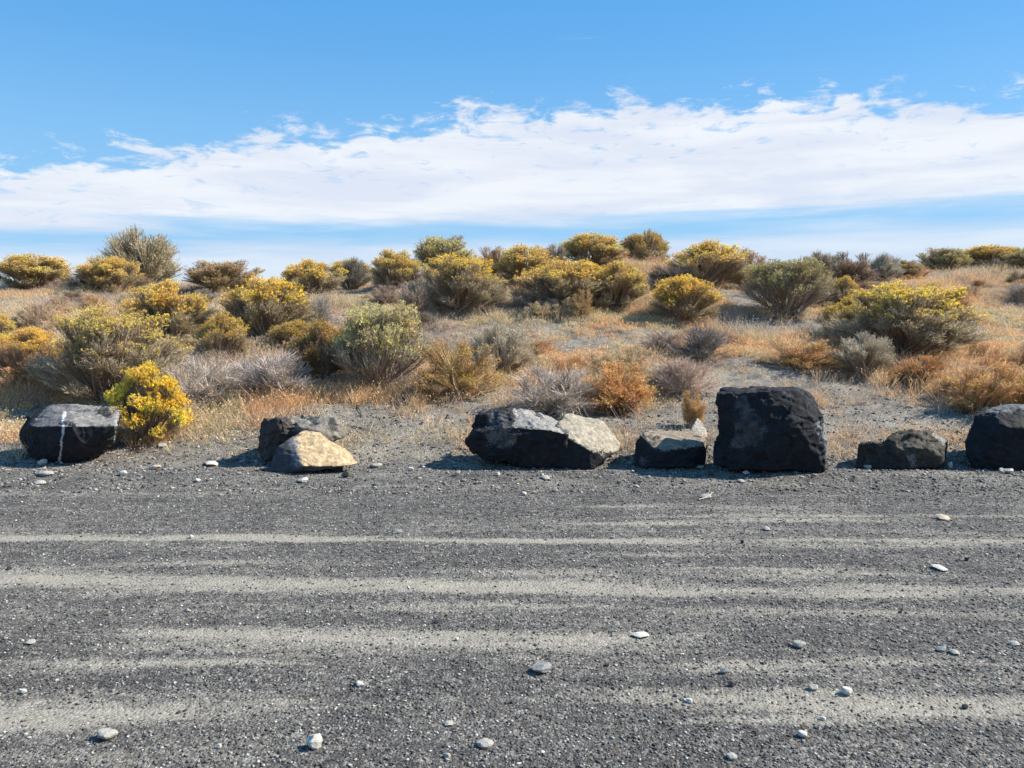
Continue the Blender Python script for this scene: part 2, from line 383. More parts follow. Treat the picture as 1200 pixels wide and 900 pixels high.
boulder('dark faceted boulder with a thin white streak down its front, beside the bright yellow bush', (80, 541),
    [[(21,508,.14),(30,490,.22),(30,527,.1),(37,500,-.10),(80,499,-.24),(102,506,-.16),(138,499,-.10),(58,473,.38),(84,474,.42),(141,477,.36),
      (44,544,.04),(70,546,-.04),(90,543,-.04),(120,533,.08),(137,514,.06),(40,538,.5),(126,528,.5),(98,522,-.2),(60,524,-.16)]], DK,
    [([(36,500),(60,472),(84,472),(84,498),(70,500)], (.14,.14,.142), 'up'), ([(83,470),(142,470),(142,497),(100,503),(84,496)], (.23,.22,.205), 'up'),  # top painted paler: weathered dust together with sunlight put into the colour
     ([(108,482),(122,478),(136,482),(130,490),(118,488)], (.035,.035,.04), None)],
    [((76,484),(73,512),1.5,(.55,.55,.56)), ((73,512),(70,545),1.3,(.5,.5,.5)), ((138,484),(134,526),1.2,(.28,.28,.28))], seed=1, group=G)  # white streak, then a painted highlight along the right edge
boulder('rough dark grey boulder standing behind the tan-faced boulder', (350, 546),
    [[(305,512,.12),(308,491,.2),(343,488,.2),(330,492,.02),(304,536,.05),(342,543,.02),(345,500,.1),(306,520,.6),(345,500,.6)],
     [(335,505,.15),(343,487,.25),(400,487,.3),(404,512,.2),(388,521,.12),(350,540,.05),(350,500,.02),(340,500,.7),(400,500,.7),(372,505,.04)]], (.060,.052,.046),
    [([(340,484),(402,484),(406,515),(380,522),(345,505)], (.21,.19,.16), None), ([(360,486),(375,486),(372,500),(362,498)], (.07,.07,.07), None), ([(384,488),(396,490),(392,510),(384,504)], (.07,.07,.068), None)],  # first patch paints the sunlit upper right portion paler
    rough=.026, seed=2, group=G, chip=.035)
boulder('low boulder with a smooth tan split face turned up to the sun', (362, 553),
    [[(318,541,.05),(326,523,.1),(340,513,.2),(357,504,.34),(373,507,.36),(386,519,.3),(408,529,.26),(419,543,.12),(409,546,-.02),(356,546,-.16),(347,528,0),(344,516,.14),
      (360,553,-.12),(334,556,-.06),(318,552,0),(395,548,.02),(330,540,.5),(405,538,.5)]], (.06,.061,.066),
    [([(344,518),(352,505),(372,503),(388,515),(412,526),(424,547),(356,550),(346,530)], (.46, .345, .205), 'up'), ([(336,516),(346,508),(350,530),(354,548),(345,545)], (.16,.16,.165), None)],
    rough=.010, seed=3, group=G, chip=.01)
boulder('long dark jagged boulder with pale grey top, left of the slab with pale top', (610, 548),
    [[(542,519,.1),(557,507,-.05),(586,501,-.1),(640,503,-.15),(664,508,-.1),(560,535,.02),(575,541,-.02),(618,549,-.05),(665,549,-.02),(556,489,.3),(600,474,.45),(650,490,.5),(668,500,.4),(560,530,.5),(660,535,.6)],
     [(554,508,.1),(556,488,.16),(566,485,.12),(590,474,.22),(604,478,.3),(606,498,.0),(580,504,.0),(600,500,.5),(560,505,.5)]], DK,
    [([(600,476),(640,482),(664,496),(664,509),(640,505),(604,500)], (.27,.26,.245), 'up'), ([(566,505),(590,500),(610,506),(604,518),(590,526),(572,520)], (.13,.13,.135), 'front'),  # first patch puts the sunlit look of the top into its colour
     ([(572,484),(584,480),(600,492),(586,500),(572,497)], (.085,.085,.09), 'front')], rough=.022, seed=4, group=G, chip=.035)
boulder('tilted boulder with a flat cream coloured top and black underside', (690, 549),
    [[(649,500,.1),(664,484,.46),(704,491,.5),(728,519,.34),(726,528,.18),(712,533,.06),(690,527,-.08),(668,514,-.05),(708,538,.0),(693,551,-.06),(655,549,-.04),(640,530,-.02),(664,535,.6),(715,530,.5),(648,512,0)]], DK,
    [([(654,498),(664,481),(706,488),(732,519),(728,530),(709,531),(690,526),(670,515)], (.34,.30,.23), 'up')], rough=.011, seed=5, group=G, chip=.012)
boulder('low dark boulder with pointed left end and dusty flat top beside the biggest', (785, 548),
    [[(749,507,.0),(756,512,.2),(772,530,-.1),(742,533,.02),(744,546,0),(772,549,-.08),(756,530,-.06),(766,549,-.05)],
     [(764,527,.0),(752,508,.12),(757,504,.4),(772,530,-.12),(824,523,-.08),(829,530,.0),(828,546,-.02),(772,550,-.08),(768,512,.5),(818,504,.6),(828,515,.5),(756,520,.3)]], (.024,.025,.028),
    [([(752,505),(775,500),(820,500),(829,522),(800,526),(772,529)], (.24,.20,.15), 'up'), ([(748,538),(757,536),(762,544),(752,547)], (.10,.10,.11), 'front')], rough=.012, seed=6, group=G)
boulder('small white angular rock on the bank just left of the biggest boulder', (815, 514),
    [[(804,513,.0),(811,498,.08),(818,488,.1),(826,498,.06),(829,512,.02),(820,515,-.05),(808,508,-.04),(815,515,.2)]], (.5,.46,.40), [], rough=.008, vox=.008, seed=7, name='white_rock', cat='rock', chip=.008)
boulder('biggest black boulder, tall and blocky, grey speckled patch on its front', (905, 553),
    [[(840,462,.12),(858,460,.0),(900,458,-.04),(936,457,.0),(955,468,.02),(964,486,.0),(967,510,-.02),(969,554,-.04),(862,551,-.10),(842,548,.1),(841,500,.1),(860,500,-.08),(936,500,-.16),
      (846,455,.55),(928,453,.6),(950,462,.5),(962,490,.4),(968,545,.4),(850,530,.6)],
     [(834,523,.15),(842,514,.12),(850,530,.0),(834,546,.08),(852,548,.0),(842,530,.3)]], (.016,.017,.021),
    [([(861,466),(872,463),(882,478),(892,490),(899,502),(894,518),(882,522),(870,526),(858,522),(860,500),(866,488),(860,478)], (.065,.067,.072), 'front'),  # speckled grey paint for the sheen on the rough crest
     ([(884,464),(896,468),(900,476),(894,472)], (.05,.05,.055), 'front'), ([(916,459),(926,462),(924,468)], (.10,.10,.11), 'front'),
     ([(952,496),(966,494),(976,520),(978,550),(970,548),(962,510)], (.20,.20,.20), None)], rough=.015, seed=8, group=G, chip=.03)  # thin right facet painted grey as if sunlit
boulder('small brownish cracked boulder with a block on its left, between two black boulders', (1060, 549),
    [[(1036,520,.0),(1045,509,.1),(1055,504,.12),(1078,507,.06),(1092,505,.12),(1104,513,.1),(1111,524,.04),(1111,549,.0),(1060,551,-.08),(1036,549,-.03),(1072,524,-.1),(1095,528,-.08),(1050,515,.5),(1105,515,.5)],
     [(1007,520,.05),(1024,518,.0),(1036,519,.0),(1005,549,.02),(1040,550,-.04),(1010,524,.4),(1040,520,.4)]], (.032,.030,.027),
    [([(1040,505),(1060,502),(1100,504),(1112,520),(1110,548),(1085,545),(1065,535),(1045,530)], (.075,.066,.050), None), ([(1064,534),(1074,533),(1072,547),(1066,545)], (.17,.17,.165), 'front'),
     ([(1083,532),(1100,534),(1104,546),(1090,547)], (.07,.062,.048), 'front'), ([(1090,502),(1104,508),(1112,520),(1100,516)], (.3,.3,.28), 'up')], rough=.026, seed=9, group=G, chip=.04)
boulder('black boulder cut off by the right edge of the picture', (1172, 549),
    [[(1130,519,.08),(1143,486,.12),(1164,481,.05),(1205,473,.1),(1262,482,.12),(1275,520,.05),(1268,549,.0),(1190,553,-.14),(1140,549,-.02),(1134,534,.04),(1180,500,-.16),(1240,505,-.14),
      (1150,478,.6),(1250,474,.6),(1262,510,.7),(1146,520,.6)]], (.017,.018,.021), [([(1150,478),(1200,470),(1270,474),(1268,484),(1205,480),(1166,484)], (.15,.15,.15), 'up')], rough=.016, seed=10, group=G)

# ------------------------------------------------------------------ shrubs
def ribbons(A, B, C, w0, w1, nseg, rg):
    n = len(A); ts = np.linspace(0, 1, nseg + 1)
    pts = np.stack([((1 - t) ** 2) * A + 2 * t * (1 - t) * B + t * t * C for t in ts], 1)       # n, s, 3
    side = rg.normal(size=(n, 3)); side[:, 2] *= .3
    ax = C - A; side -= ax * ((side * ax).sum(1) / np.maximum((ax * ax).sum(1), 1e-9))[:, None]
    side /= np.linalg.norm(side, axis=1)[:, None] + 1e-9
    w = (w0[:, None] * (1 - ts) + w1[:, None] * ts)[..., None] * .5
    V = np.stack([pts - side[:, None] * w, pts + side[:, None] * w], 2).reshape(n, -1, 3)         # n, 2(s+1)
    base = (np.arange(n) * 2 * (nseg + 1))[:, None, None]
    s = np.arange(nseg)[None, :, None] * 2
    Fq = base + s + np.array([0, 1, 3, 2])[None, None]
    return V.reshape(-1, 3), Fq.reshape(-1, 4)
def tris(c, size, rg, d=None, aspect=1.0):
    """one small triangle at each c; with d given it is a narrow leaf along d"""
    n = len(c)
    if d is None: d = rg.normal(size=(n, 3))
    d = d / (np.linalg.norm(d, axis=1)[:, None] + 1e-9)
    s = rg.normal(size=(n, 3)); s -= d * (s * d).sum(1)[:, None]; s /= np.linalg.norm(s, axis=1)[:, None] + 1e-9
    sz = np.asarray(size).reshape(-1, 1)
    V = np.stack([c - s * sz * aspect * .5, c + s * sz * aspect * .5, c + d * sz], 1).reshape(-1, 3)
    return V, np.arange(3 * n).reshape(-1, 3)
def vary(n, per, rg, lo=.65, hi=1.35, hue=.08):
    k = rg.uniform(lo, hi, (n, 1)) * (1 + rg.normal(0, hue * .5, (n, 3))); return np.repeat(k, per, 0)

def shrub_parts(seed, heads=34, twigs=46, lump=.16, phimax=1.45, leafN=7, leaf=.045, flowerN=7, ftop=.2, rh=.15, up=.35, fsize=.021, base_r=.05, tw=.0055, bw=.018, flat=.9, zb=.10, fprob=.95, tmin=.35, q0=.3, ltop=-1):
    rg = np.random.default_rng(seed)
    cphi = rg.uniform(math.cos(phimax), 1, heads); phi = np.arccos(cphi); th = rg.uniform(0, 2 * math.pi, heads)
    lob = 1 + .14 * np.sin(th * 2 + rg.uniform(0, 6)) + .1 * np.sin(th * 3 + rg.uniform(0, 6))
    r = (1 - rg.uniform(0, 1, heads) ** 1.5 * lump * 2.2) * (1 + rg.uniform(-.5, .5, heads) * lump)
    Hd = np.stack([.44 * r * lob * np.sin(phi) ** .8 * np.cos(th), .44 * r * lob * np.sin(phi) ** .8 * np.sin(th), zb + (.84 - zb) * r * np.cos(phi) ** flat], 1)
    B0 = np.stack([rg.normal(0, base_r, heads), rg.normal(0, base_r, heads), np.full(heads, -.02)], 1)
    mid = B0 * .5 + Hd * .5; mid[:, 2] += .02; mid[:, :2] += rg.normal(0, .02, (heads, 2))
    # main branches, several strands each
    k = 3; A = np.repeat(B0, k, 0) + rg.normal(0, .02, (heads * k, 3)) * (1, 1, 0); C = np.repeat(Hd, k, 0) + rg.normal(0, rh * .35, (heads * k, 3)); Bm = np.repeat(mid, k, 0) + rg.normal(0, .03, (heads * k, 3))
    bv, bf = ribbons(A, Bm, C, rg.uniform(.7, 1.2, len(A)) * bw, np.full(len(A), tw * 1.2), 4, rg)
    bc = vary(len(A), 10, rg)
    # twigs
    nT = heads * twigs; hi_ = np.repeat(np.arange(heads), twigs)
    t = rg.uniform(tmin, 1.0, nT)[:, None]
    S = ((1 - t) ** 2) * B0[hi_] + 2 * t * (1 - t) * mid[hi_] + t * t * Hd[hi_]
    v = rg.normal(size=(nT, 3)); v /= np.linalg.norm(v, axis=1)[:, None]; v *= (rg.uniform(0, 1, nT) ** (1 / 2.2))[:, None] * rh * (1, 1, .75)
    out_ = Hd / np.linalg.norm(Hd, axis=1)[:, None]
    E = Hd[hi_] + v + out_[hi_] * rh * .2; E[:, 2] += up * .06; E[:, 2] = np.maximum(E[:, 2], .03)
    M = S * .45 + E * .55; M[:, 2] -= rg.uniform(0, .05, nT) * (up + .2)
    tv, tf = ribbons(S, M, E, np.full(nT, tw), np.full(nT, tw * .6), 2, rg)
    tcol = vary(nT, 6, rg)
    br_v = np.concatenate([bv, tv]); br_f = np.concatenate([bf, tf + len(bv)]); br_c = np.concatenate([bc, tcol])
    res = {'branches': (br_v, [br_f], br_c)}
    if leafN:
        n = nT * leafN; ti = np.repeat(np.arange(nT), leafN); q = rg.uniform(q0, 1, n)[:, None]
        pt = ((1 - q) ** 2) * S[ti] + 2 * q * (1 - q) * M[ti] + q * q * E[ti]
        kz = pt[:, 2] > ltop + rg.normal(0, .09, n); ti = ti[kz]; pt = pt[kz]; n = len(pt)
        d = (E - S)[ti]; d /= np.linalg.norm(d, axis=1)[:, None] + 1e-9; d = d + rg.normal(0, .55, (n, 3)) + (0, 0, .5)
        lv, lf = tris(pt, rg.uniform(.6, 1.3, n) * leaf, rg, d, .12)
        hv = rg.uniform(.75, 1.25, heads)
        res['foliage'] = (lv, [lf], np.repeat(rg.uniform(.6, 1.4, (n, 1)) * hv[hi_][ti][:, None] * (1 + rg.normal(0, .05, (n, 3))), 3, 0))
    if flowerN:
        hn = rg.uniform(-.25, .25, heads)[hi_]
        k = (E[:, 2] - .1 + hn * .5 + .25 * (rg.uniform(0, 1, nT) - .5)) > ftop
        k &= rg.uniform(0, 1, nT) < fprob
        rel = ((E - Hd[hi_]) * out_[hi_]).sum(1) > -rh * .3; k &= rel
        Ek = E[k]; n = len(Ek) * flowerN
        c = np.repeat(Ek, flowerN, 0) + rg.normal(0, fsize * .62, (n, 3))
        fv, ff = tris(c, rg.uniform(.6, 1.3, n) * fsize, rg, None, .9)
        hv = rg.uniform(.8, 1.15, (heads, 1)) * np.stack([np.ones(heads), rg.uniform(.82, 1.08, heads), rg.uniform(.6, 1.4, heads)], 1)
        res['flowers'] = (fv, [ff], np.repeat(np.repeat(hv[hi_][k], flowerN, 0) * rg.uniform(.7, 1.25, (n, 1)), 3, 0))
    return res
PM = {'branches': M_twig, 'foliage': M_leaf, 'flowers': M_flower}
def make_lib(n, **kw):
    return [{p: mesh(p, d[0], d[1], d[2], False, PM[p]) for p, d in shrub_parts(**{**kw, 'seed': kw['seed'] + i}).items()} for i in range(n)]
LIB = {
 'yellow': make_lib(4, seed=100, heads=58, twigs=56, ftop=.46, fprob=1.0, flowerN=10, phimax=1.6, fsize=.0135, rh=.14, leafN=11, leaf=.05, lump=.11, flat=.75),
 'dense':  make_lib(3, seed=200, heads=60, twigs=54, ftop=.33, fprob=1.0, flowerN=10, lump=.10, rh=.13, phimax=1.6, fsize=.0135, leafN=11, leaf=.045, flat=.72),
 'bright': make_lib(1, seed=250, heads=64, twigs=60, ftop=-.02, fprob=1.0, flowerN=12, lump=.08, rh=.13, phimax=1.6, fsize=.0145, leafN=9, leaf=.045, flat=.72),
 'large':  make_lib(3, seed=270, heads=95, twigs=60, ftop=.5, fprob=1.0, flowerN=10, lump=.09, rh=.10, phimax=1.6, fsize=.0092, leafN=10, leaf=.034, flat=.72, tw=.004, bw=.014),
 'vase':   make_lib(2, seed=300, heads=52, twigs=52, ftop=.42, flowerN=8, phimax=1.45, zb=.16, tmin=.4, q0=.4, ltop=.46, up=.7, leafN=12, leaf=.05, base_r=.05, fsize=.014, lump=.11, rh=.15, flat=.75),
 'sage':   make_lib(3, seed=400, heads=54, twigs=48, flowerN=0, leafN=14, leaf=.036, lump=.15, rh=.13, flat=.75, up=.8, tw=.006),
 'weed':   make_lib(3, seed=500, heads=64, twigs=46, flowerN=0, leafN=6, leaf=.03, lump=.3, rh=.2, phimax=1.58, tw=.006, bw=.010, base_r=.16, up=0, tmin=.6),
 'clump':  make_lib(3, seed=600, heads=60, twigs=34, flowerN=5, ftop=.05, leafN=5, leaf=.05, lump=.36, rh=.13, phimax=1.55, tw=.006, bw=.01, base_r=.17, up=1.2, fsize=.015),
}
KIND = {  # object name, category, group, branch colour, foliage colour, flower colour
 'yellow': ('rabbitbrush', 'shrub', 'yellow flowering rabbitbrush on the slope', (.34, .26, .20), (.50, .415, .265), (.95, .70, .11)),
 'dense':  ('rabbitbrush', 'shrub', 'yellow flowering rabbitbrush on the slope', (.34, .25, .18), (.50, .41, .245), (.95, .70, .11)),
 'bright': ('rabbitbrush', 'shrub', 'yellow flowering rabbitbrush on the slope', (.34, .25, .18), (.50, .41, .245), (.95, .70, .11)),
 'large':  ('rabbitbrush', 'shrub', 'yellow flowering rabbitbrush on the slope', (.32, .25, .20), (.48, .415, .275), (.95, .70, .11)),
 'vase':   ('rabbitbrush', 'shrub', 'yellow flowering rabbitbrush on the slope', (.33, .27, .22), (.47, .43, .27), (.70, .62, .22)),
 'sage':   ('sagebrush', 'shrub', 'grey sagebrush on the slope', (.32, .26, .20), (.48, .43, .32), None),
 'weed':   ('dry_weed', 'dry bush', 'dry leafless bushes on the slope', (.52, .44, .37), (.56, .48, .39), None),
 'clump':  ('dry_clump', 'dry plant', 'dry orange and straw coloured clumps', (.44, .30, .16), (.56, .39, .20), (.60, .40, .17)),
}
cnt = {}
rr_ = random.Random(4)
def shrub(label, kind, px, row, w, h, tint=(1, 1, 1), flower=None, leaf=None, wood=None, variant=None, lean=0.):
    x, y = hit(px, row)
    lib = LIB[kind]; i = cnt.get(kind, 0); cnt[kind] = i + 1
    parts = lib[variant if variant is not None else i % len(lib)]
    nm, cat, grp, cb, cl, cf = KIND[kind]
    root = link(nm, None); tag(root, label, cat, grp)
    s = y / F * 1.06; root.location = (x, y, Hs(x, y) - .015); root.rotation_euler = (0, math.radians(lean), rr_.uniform(0, 6.28))
    root.scale = (w * s * .99, w * s * .99, h * s * 1.13)
    for p, me in parts.items():
        c = {'branches': wood or cb, 'foliage': leaf or cl, 'flowers': flower or cf}[p]
        link(p, me, root, tuple(a * b for a, b in zip(c, tint)))
    return root
YB = (1.0, .74, .10); OC = (.86, .66, .15); OL = (.50, .45, .19); RU = (.56, .42, .20)
# skyline, left to right
shrub('ochre rabbitbrush on the skyline at the far left edge', 'dense', 42, 341, 88, 38, flower=OC)
shrub('olive-grey sagebrush, the tallest bush on the left skyline', 'sage', 166, 338, 96, 64, leaf=(.60, .53, .35), wood=(.36, .29, .21))
shrub('rusty yellow rabbitbrush in front of the tallest sagebrush on the left skyline', 'dense', 133, 345, 76, 42, flower=OC)
shrub('dark twiggy bush low on the skyline between two ochre rabbitbrushes at left', 'weed', 98, 342, 36, 22, wood=(.24, .19, .15), leaf=(.26, .21, .15))
shrub('rusty brown rabbitbrush alone on the skyline right of the tall sagebrush', 'dense', 262, 345, 76, 37, flower=RU)
shrub('small yellow topped rabbitbrush on the skyline left of centre, highest and farthest of its cluster', 'dense', 410, 322, 52, 26, flower=OC)
shrub('yellow rabbitbrush on the skyline just left of the pale grey bush', 'yellow', 368, 352, 76, 42, flower=YB)
shrub('pale grey rounded bush tucked between yellow rabbitbrushes on the left skyline', 'sage', 412, 342, 46, 34, leaf=(.36, .33, .26), wood=(.3, .26, .2))
shrub('olive and ochre rabbitbrush on the skyline right of the pale grey bush', 'dense', 462, 338, 60, 42, flower=OC)
shrub('grey-green bush with sparse yellow tips on the skyline behind the large centre rabbitbrush', 'vase', 522, 326, 76, 42)
shrub('large grey stemmed rabbitbrush with wide yellow crown, left of centre below the skyline', 'large', 537, 366, 104, 62, flower=(.98, .72, .10))
shrub('rusty leafless bush on the skyline right of the large grey stemmed rabbitbrush', 'clump', 578, 324, 42, 30, leaf=(.4, .26, .15), flower=(.42, .27, .14))
shrub('ochre rabbitbrush on the skyline near the centre of the picture', 'dense', 615, 336, 68, 46, flower=OC)
shrub('grey-green sagebrush on the skyline between two ochre rabbitbrushes at centre', 'sage', 650, 322, 42, 32)
shrub('round ochre rabbitbrush on the skyline directly above the long dark-sided rabbitbrush', 'dense', 694, 316, 76, 38, flower=OC)
shrub('long low rabbitbrush with yellow top and dark shaded left side, right of centre', 'yellow', 668, 364, 110, 54, flower=(.95, .69, .10))
shrub('ochre rabbitbrush growing against the right end of the long dark-sided one', 'dense', 722, 360, 68, 50, flower=OC)
shrub('compact dark ochre rabbitbrush standing highest on the skyline right of centre', 'dense', 757, 309, 58, 40, flower=(.56, .40, .08))
shrub('bright yellow topped rabbitbrush on the skyline above the small round yellow one', 'yellow', 830, 335, 98, 45, flower=(.98, .74, .11))
shrub('dark bush on the left flank of the bright yellow topped skyline rabbitbrush', 'weed', 785, 340, 62, 30, wood=(.24, .19, .16), leaf=(.26, .22, .17))
shrub('small round yellow rabbitbrush on bare ground below the right skyline', 'dense', 800, 375, 74, 47, flower=(.96, .70, .10))
shrub('rusty orange bush on the skyline right of the bright yellow topped rabbitbrush', 'clump', 880, 332, 56, 32, leaf=(.4, .28, .15), flower=(.46, .30, .13))
shrub('broad grey-green bush with pale yellow tips casting a dark shadow on the right slope', 'vase', 922, 370, 100, 60, leaf=(.42, .38, .26), flower=(.46, .42, .12))
shrub('small yellow rabbitbrush squeezed against the broad grey-green bush', 'yellow', 988, 360, 38, 32, flower=(.8, .55, .04))
shrub('spiky grey sagebrush on the skyline above the small squeezed yellow rabbitbrush', 'sage', 962, 328, 44, 30)
shrub('rusty grey dry bush on the right skyline between two spiky sagebrushes', 'clump', 1000, 334, 60, 32, leaf=(.34, .27, .19), flower=(.38, .28, .18), wood=(.24, .19, .15))
shrub('bare upright twiggy sagebrush sticking up on the right skyline', 'sage', 1036, 332, 42, 30, leaf=(.55, .52, .42), wood=(.4, .35, .28))
shrub('low ochre bush on the right skyline right of the bare twiggy sagebrush', 'dense', 1062, 326, 34, 20, flower=RU)
shrub('olive green rabbitbrush on the right skyline', 'dense', 1106, 322, 52, 30, flower=OL)
shrub('ochre yellow rabbitbrush on the skyline at the far right', 'dense', 1160, 314, 74, 25, flower=OC)
shrub('dull olive bush on the skyline cut by the right edge of the picture', 'dense', 1205, 318, 50, 26, flower=OL)
# middle of the slope
shrub('yellow capped rabbitbrush on the left slope below the tallest sagebrush', 'yellow', 200, 402, 88, 66, flower=(.98, .70, .09))
shrub('yellow rabbitbrush with rusty flanks on the slope below the lone rusty one', 'yellow', 315, 398, 90, 68, flower=(1.0, .72, .08))
shrub('small dull yellow rabbitbrush between two larger yellow ones on the left slope', 'yellow', 262, 424, 64, 50, flower=(.72, .50, .05))
shrub('big grey-green rabbitbrush with thin yellow cap, behind the streaked boulder', 'large', 132, 472, 150, 104, flower=(.80, .63, .14), variant=0, leaf=(.50, .42, .28))
shrub('yellow topped rabbitbrush with orange base, left of the big grey-green one', 'large', 34, 450, 92, 60, flower=(.96, .68, .10), leaf=(.56, .38, .2))
shrub('small ochre bush at the left edge of the picture, mid slope', 'dense', -4, 402, 44, 34, flower=OC)
shrub('brilliant yellow flowering bush right beside the streaked boulder', 'bright', 175, 517, 76, 82, flower=(1.0, .76, .07), leaf=(.44, .40, .24))
shrub('vase-shaped grey-green bush with dark bare stems and its black shadow on the left', 'vase', 446, 460, 112, 96, variant=1)
shrub('dull ochre and rust bush pressed against the left of the vase-shaped bush', 'yellow', 378, 446, 80, 62, flower=(.62, .42, .08), leaf=(.30, .20, .10))
shrub('small yellow tufted bush left of the vase-shaped bush, higher up', 'dense', 345, 412, 56, 34, flower=(.6, .42, .08))
shrub('largest bright yellow rabbitbrush on the right slope', 'large', 1056, 418, 150, 80, flower=(1.0, .78, .11))
shrub('yellow bush joined to the left of the largest right-hand rabbitbrush', 'yellow', 1000, 396, 70, 44, flower=(.80, .58, .06))
shrub('pale whitish-green sagebrush in front of the largest right-hand rabbitbrush', 'sage', 1012, 440, 78, 46, leaf=(.60, .54, .40), wood=(.4, .33, .25))
# dry bushes
shrub('whitish grey dead bush between the two yellow bushes of the left slope', 'weed', 370, 388, 46, 38, wood=(.42, .38, .33), leaf=(.46, .42, .35))
shrub('grey-lavender dead bush right of the brilliant yellow bush', 'weed', 244, 474, 84, 54)
shrub('grey-lavender dead bush left of the black bush shadow', 'weed', 320, 470, 96, 58, wood=(.46, .40, .36))
shrub('tan dead bush left of the large grey stemmed rabbitbrush', 'weed', 486, 376, 50, 40, wood=(.36, .28, .22))
shrub('whitish sagebrush clump in the middle of the slope right of the golden clump', 'sage', 586, 438, 88, 54, leaf=(.64, .57, .44), wood=(.44, .37, .28))
shrub('golden straw clump right of the vase-shaped bush', 'clump', 534, 462, 100, 56, leaf=(.52, .38, .16), flower=(.56, .40, .15))
shrub('grey dead bush directly behind the jagged boulder and cream topped boulder', 'weed', 652, 484, 110, 58, wood=(.46, .39, .33))
shrub('vivid orange dry clump behind the cream topped boulder', 'clump', 728, 480, 94, 46, leaf=(.74, .47, .22), flower=(.76, .50, .20), wood=(.5, .26, .1))
shrub('pinkish tan dead bush above the low pointed boulder', 'weed', 798, 462, 76, 44, wood=(.54, .42, .34), leaf=(.56, .44, .34))
shrub('dark grey dead bush on bare sand in the middle right slope', 'weed', 818, 424, 72, 40, wood=(.27, .235, .21), leaf=(.28, .245, .21))
shrub('tan dead bush joined to the left of the dark grey dead bush', 'weed', 775, 416, 56, 30, wood=(.42, .34, .28), leaf=(.42, .34, .27))
shrub('small orange tuft behind the small white rock', 'clump', 812, 500, 36, 36, leaf=(.66, .42, .16), flower=(.66, .42, .16))
shrub('orange dry clump above the right flank of the biggest boulder', 'clump', 940, 432, 88, 30, leaf=(.70, .46, .22), flower=(.70, .46, .20))
shrub('rust red dry clump below the largest right-hand rabbitbrush', 'clump', 1078, 446, 66, 24, leaf=(.56, .28, .11), flower=(.58, .30, .10))
shrub('reddish orange clump low on the slope above the black boulder at the right edge', 'clump', 1150, 482, 100, 46, leaf=(.70, .42, .19), flower=(.70, .44, .18))
shrub('straw and orange clump cut by the right edge just above the black boulder', 'clump', 1210, 476, 80, 38, leaf=(.60, .38, .14), flower=(.60, .38, .14))
shrub('upright blond grass tuft in front of the long dark-sided rabbitbrush', 'clump', 682, 374, 30, 28, leaf=(.58, .42, .22), flower=(.58, .42, .2))
shrub('grey dead bush at the far right edge, halfway up the slope', 'weed', 1196, 356, 38, 26)
shrub('tan weed patch left of the golden straw clump, under the vase-shaped bush', 'clump', 500, 470, 50, 24, leaf=(.48, .34, .2), flower=(.48, .34, .2))

# fallen sticks
def stick(label, pts, th=.012, col=(.10, .085, .07)):
    w = []
    for px, row, up_ in pts:
        x, y = hit(px, row); w.append(Vector((x, y, Hs(x, y) + up_)))
    base = w[0].copy(); V, Fq = [], []
    def tube(path, r0, r1):
        n = len(path); b = len(V)
        for i, p in enumerate(path):
            d = (path[min(i + 1, n - 1)] - path[max(i - 1, 0)]).normalized(); a = d.orthogonal().normalized(); c = d.cross(a); r_ = r0 + (r1 - r0) * i / (n - 1)
            for k in range(6): V.append(p - base + (a * math.cos(k * 1.047) + c * math.sin(k * 1.047)) * r_)
        for i in range(n - 1):
            for k in range(6): Fq.append((b + i * 6 + k, b + i * 6 + (k + 1) % 6, b + i * 6 + 6 + (k + 1) % 6, b + i * 6 + 6 + k))
    path = []
    for a, b in zip(w[:-1], w[1:]):
        for q in range(4): path.append(a.lerp(b, q / 4) + Vector((rr_.gauss(0, .006), rr_.gauss(0, .006), rr_.gauss(0, .004))))
    path.append(w[-1]); tube(path, th, th * .35)
    for q in (.35, .6):
        p = path[int(len(path) * q)]; tube([p, p + Vector((rr_.uniform(-.08, .08), .03, .05)), p + Vector((rr_.uniform(-.14, .14), .06, .10))], th * .5, th * .2)
    o = link('fallen_branch', mesh('fallen_branch', np.array([tuple(v) for v in V]), [np.array(Fq)], np.ones((len(V), 3)), True, M_twig), color=col)
    o.location = base; tag(o, label, 'branch', 'fallen branches on the bank')
stick('dark crooked branch lying below the black shadow of the vase-shaped bush', [(405, 466, .01), (416, 474, .03), (421, 482, .02), (424, 490, .01)], .014)
stick('thin brown branch on the sand behind the tan-faced boulder', [(406, 499, .01), (420, 502, .02), (432, 506, .02), (443, 507, .01)], .009, (.20, .15, .12))
stick('pale thin stick lying on gravel below the biggest black boulder', [(818, 587, .01), (828, 585, .02), (836, 581, .03)], .008, (.42, .36, .28))
stick('short dark stick on bare sand right of the cracked brown boulder', [(1118, 507, .01), (1126, 509, .02), (1133, 511, .01)], .012)

# ------------------------------------------------------------------ dry grass and litter covering the slope
BARE = [(690,402,52,12),(620,352,22,8),(865,350,40,10),(920,384,70,11),(540,478,90,14),(900,452,90,20),(1020,468,85,18),(1060,485,70,16),(700,500,110,16),(430,500,90,18),(60,490,60,14),(860,470,60,22),
        (760,400,30,8),(450,345,30,8),(30,352,30,7),(790,340,30,10),(950,490,300,16),(400,480,60,9),(870,430,70,12),(1090,300,1,1),(590,460,55,10)]
def rowpx(x, y, z):
    zc = z - EYE; yc = y * math.cos(TH) - zc * math.sin(TH); vc = y * math.sin(TH) + zc * math.cos(TH)
    return 600 + F * x / yc, 450 - F * vc / yc
def world_bare():               # the bare patches as discs on the slope
    o = []
    for (px, row, w, h) in BARE:
        x, y = hit(px, row); x2, y2 = hit(px, max(row - h, 315)); o.append((x, y, w * y / F, max(abs(y2 - y), .3)))
    return o
WB = world_bare()
n0 = 72000
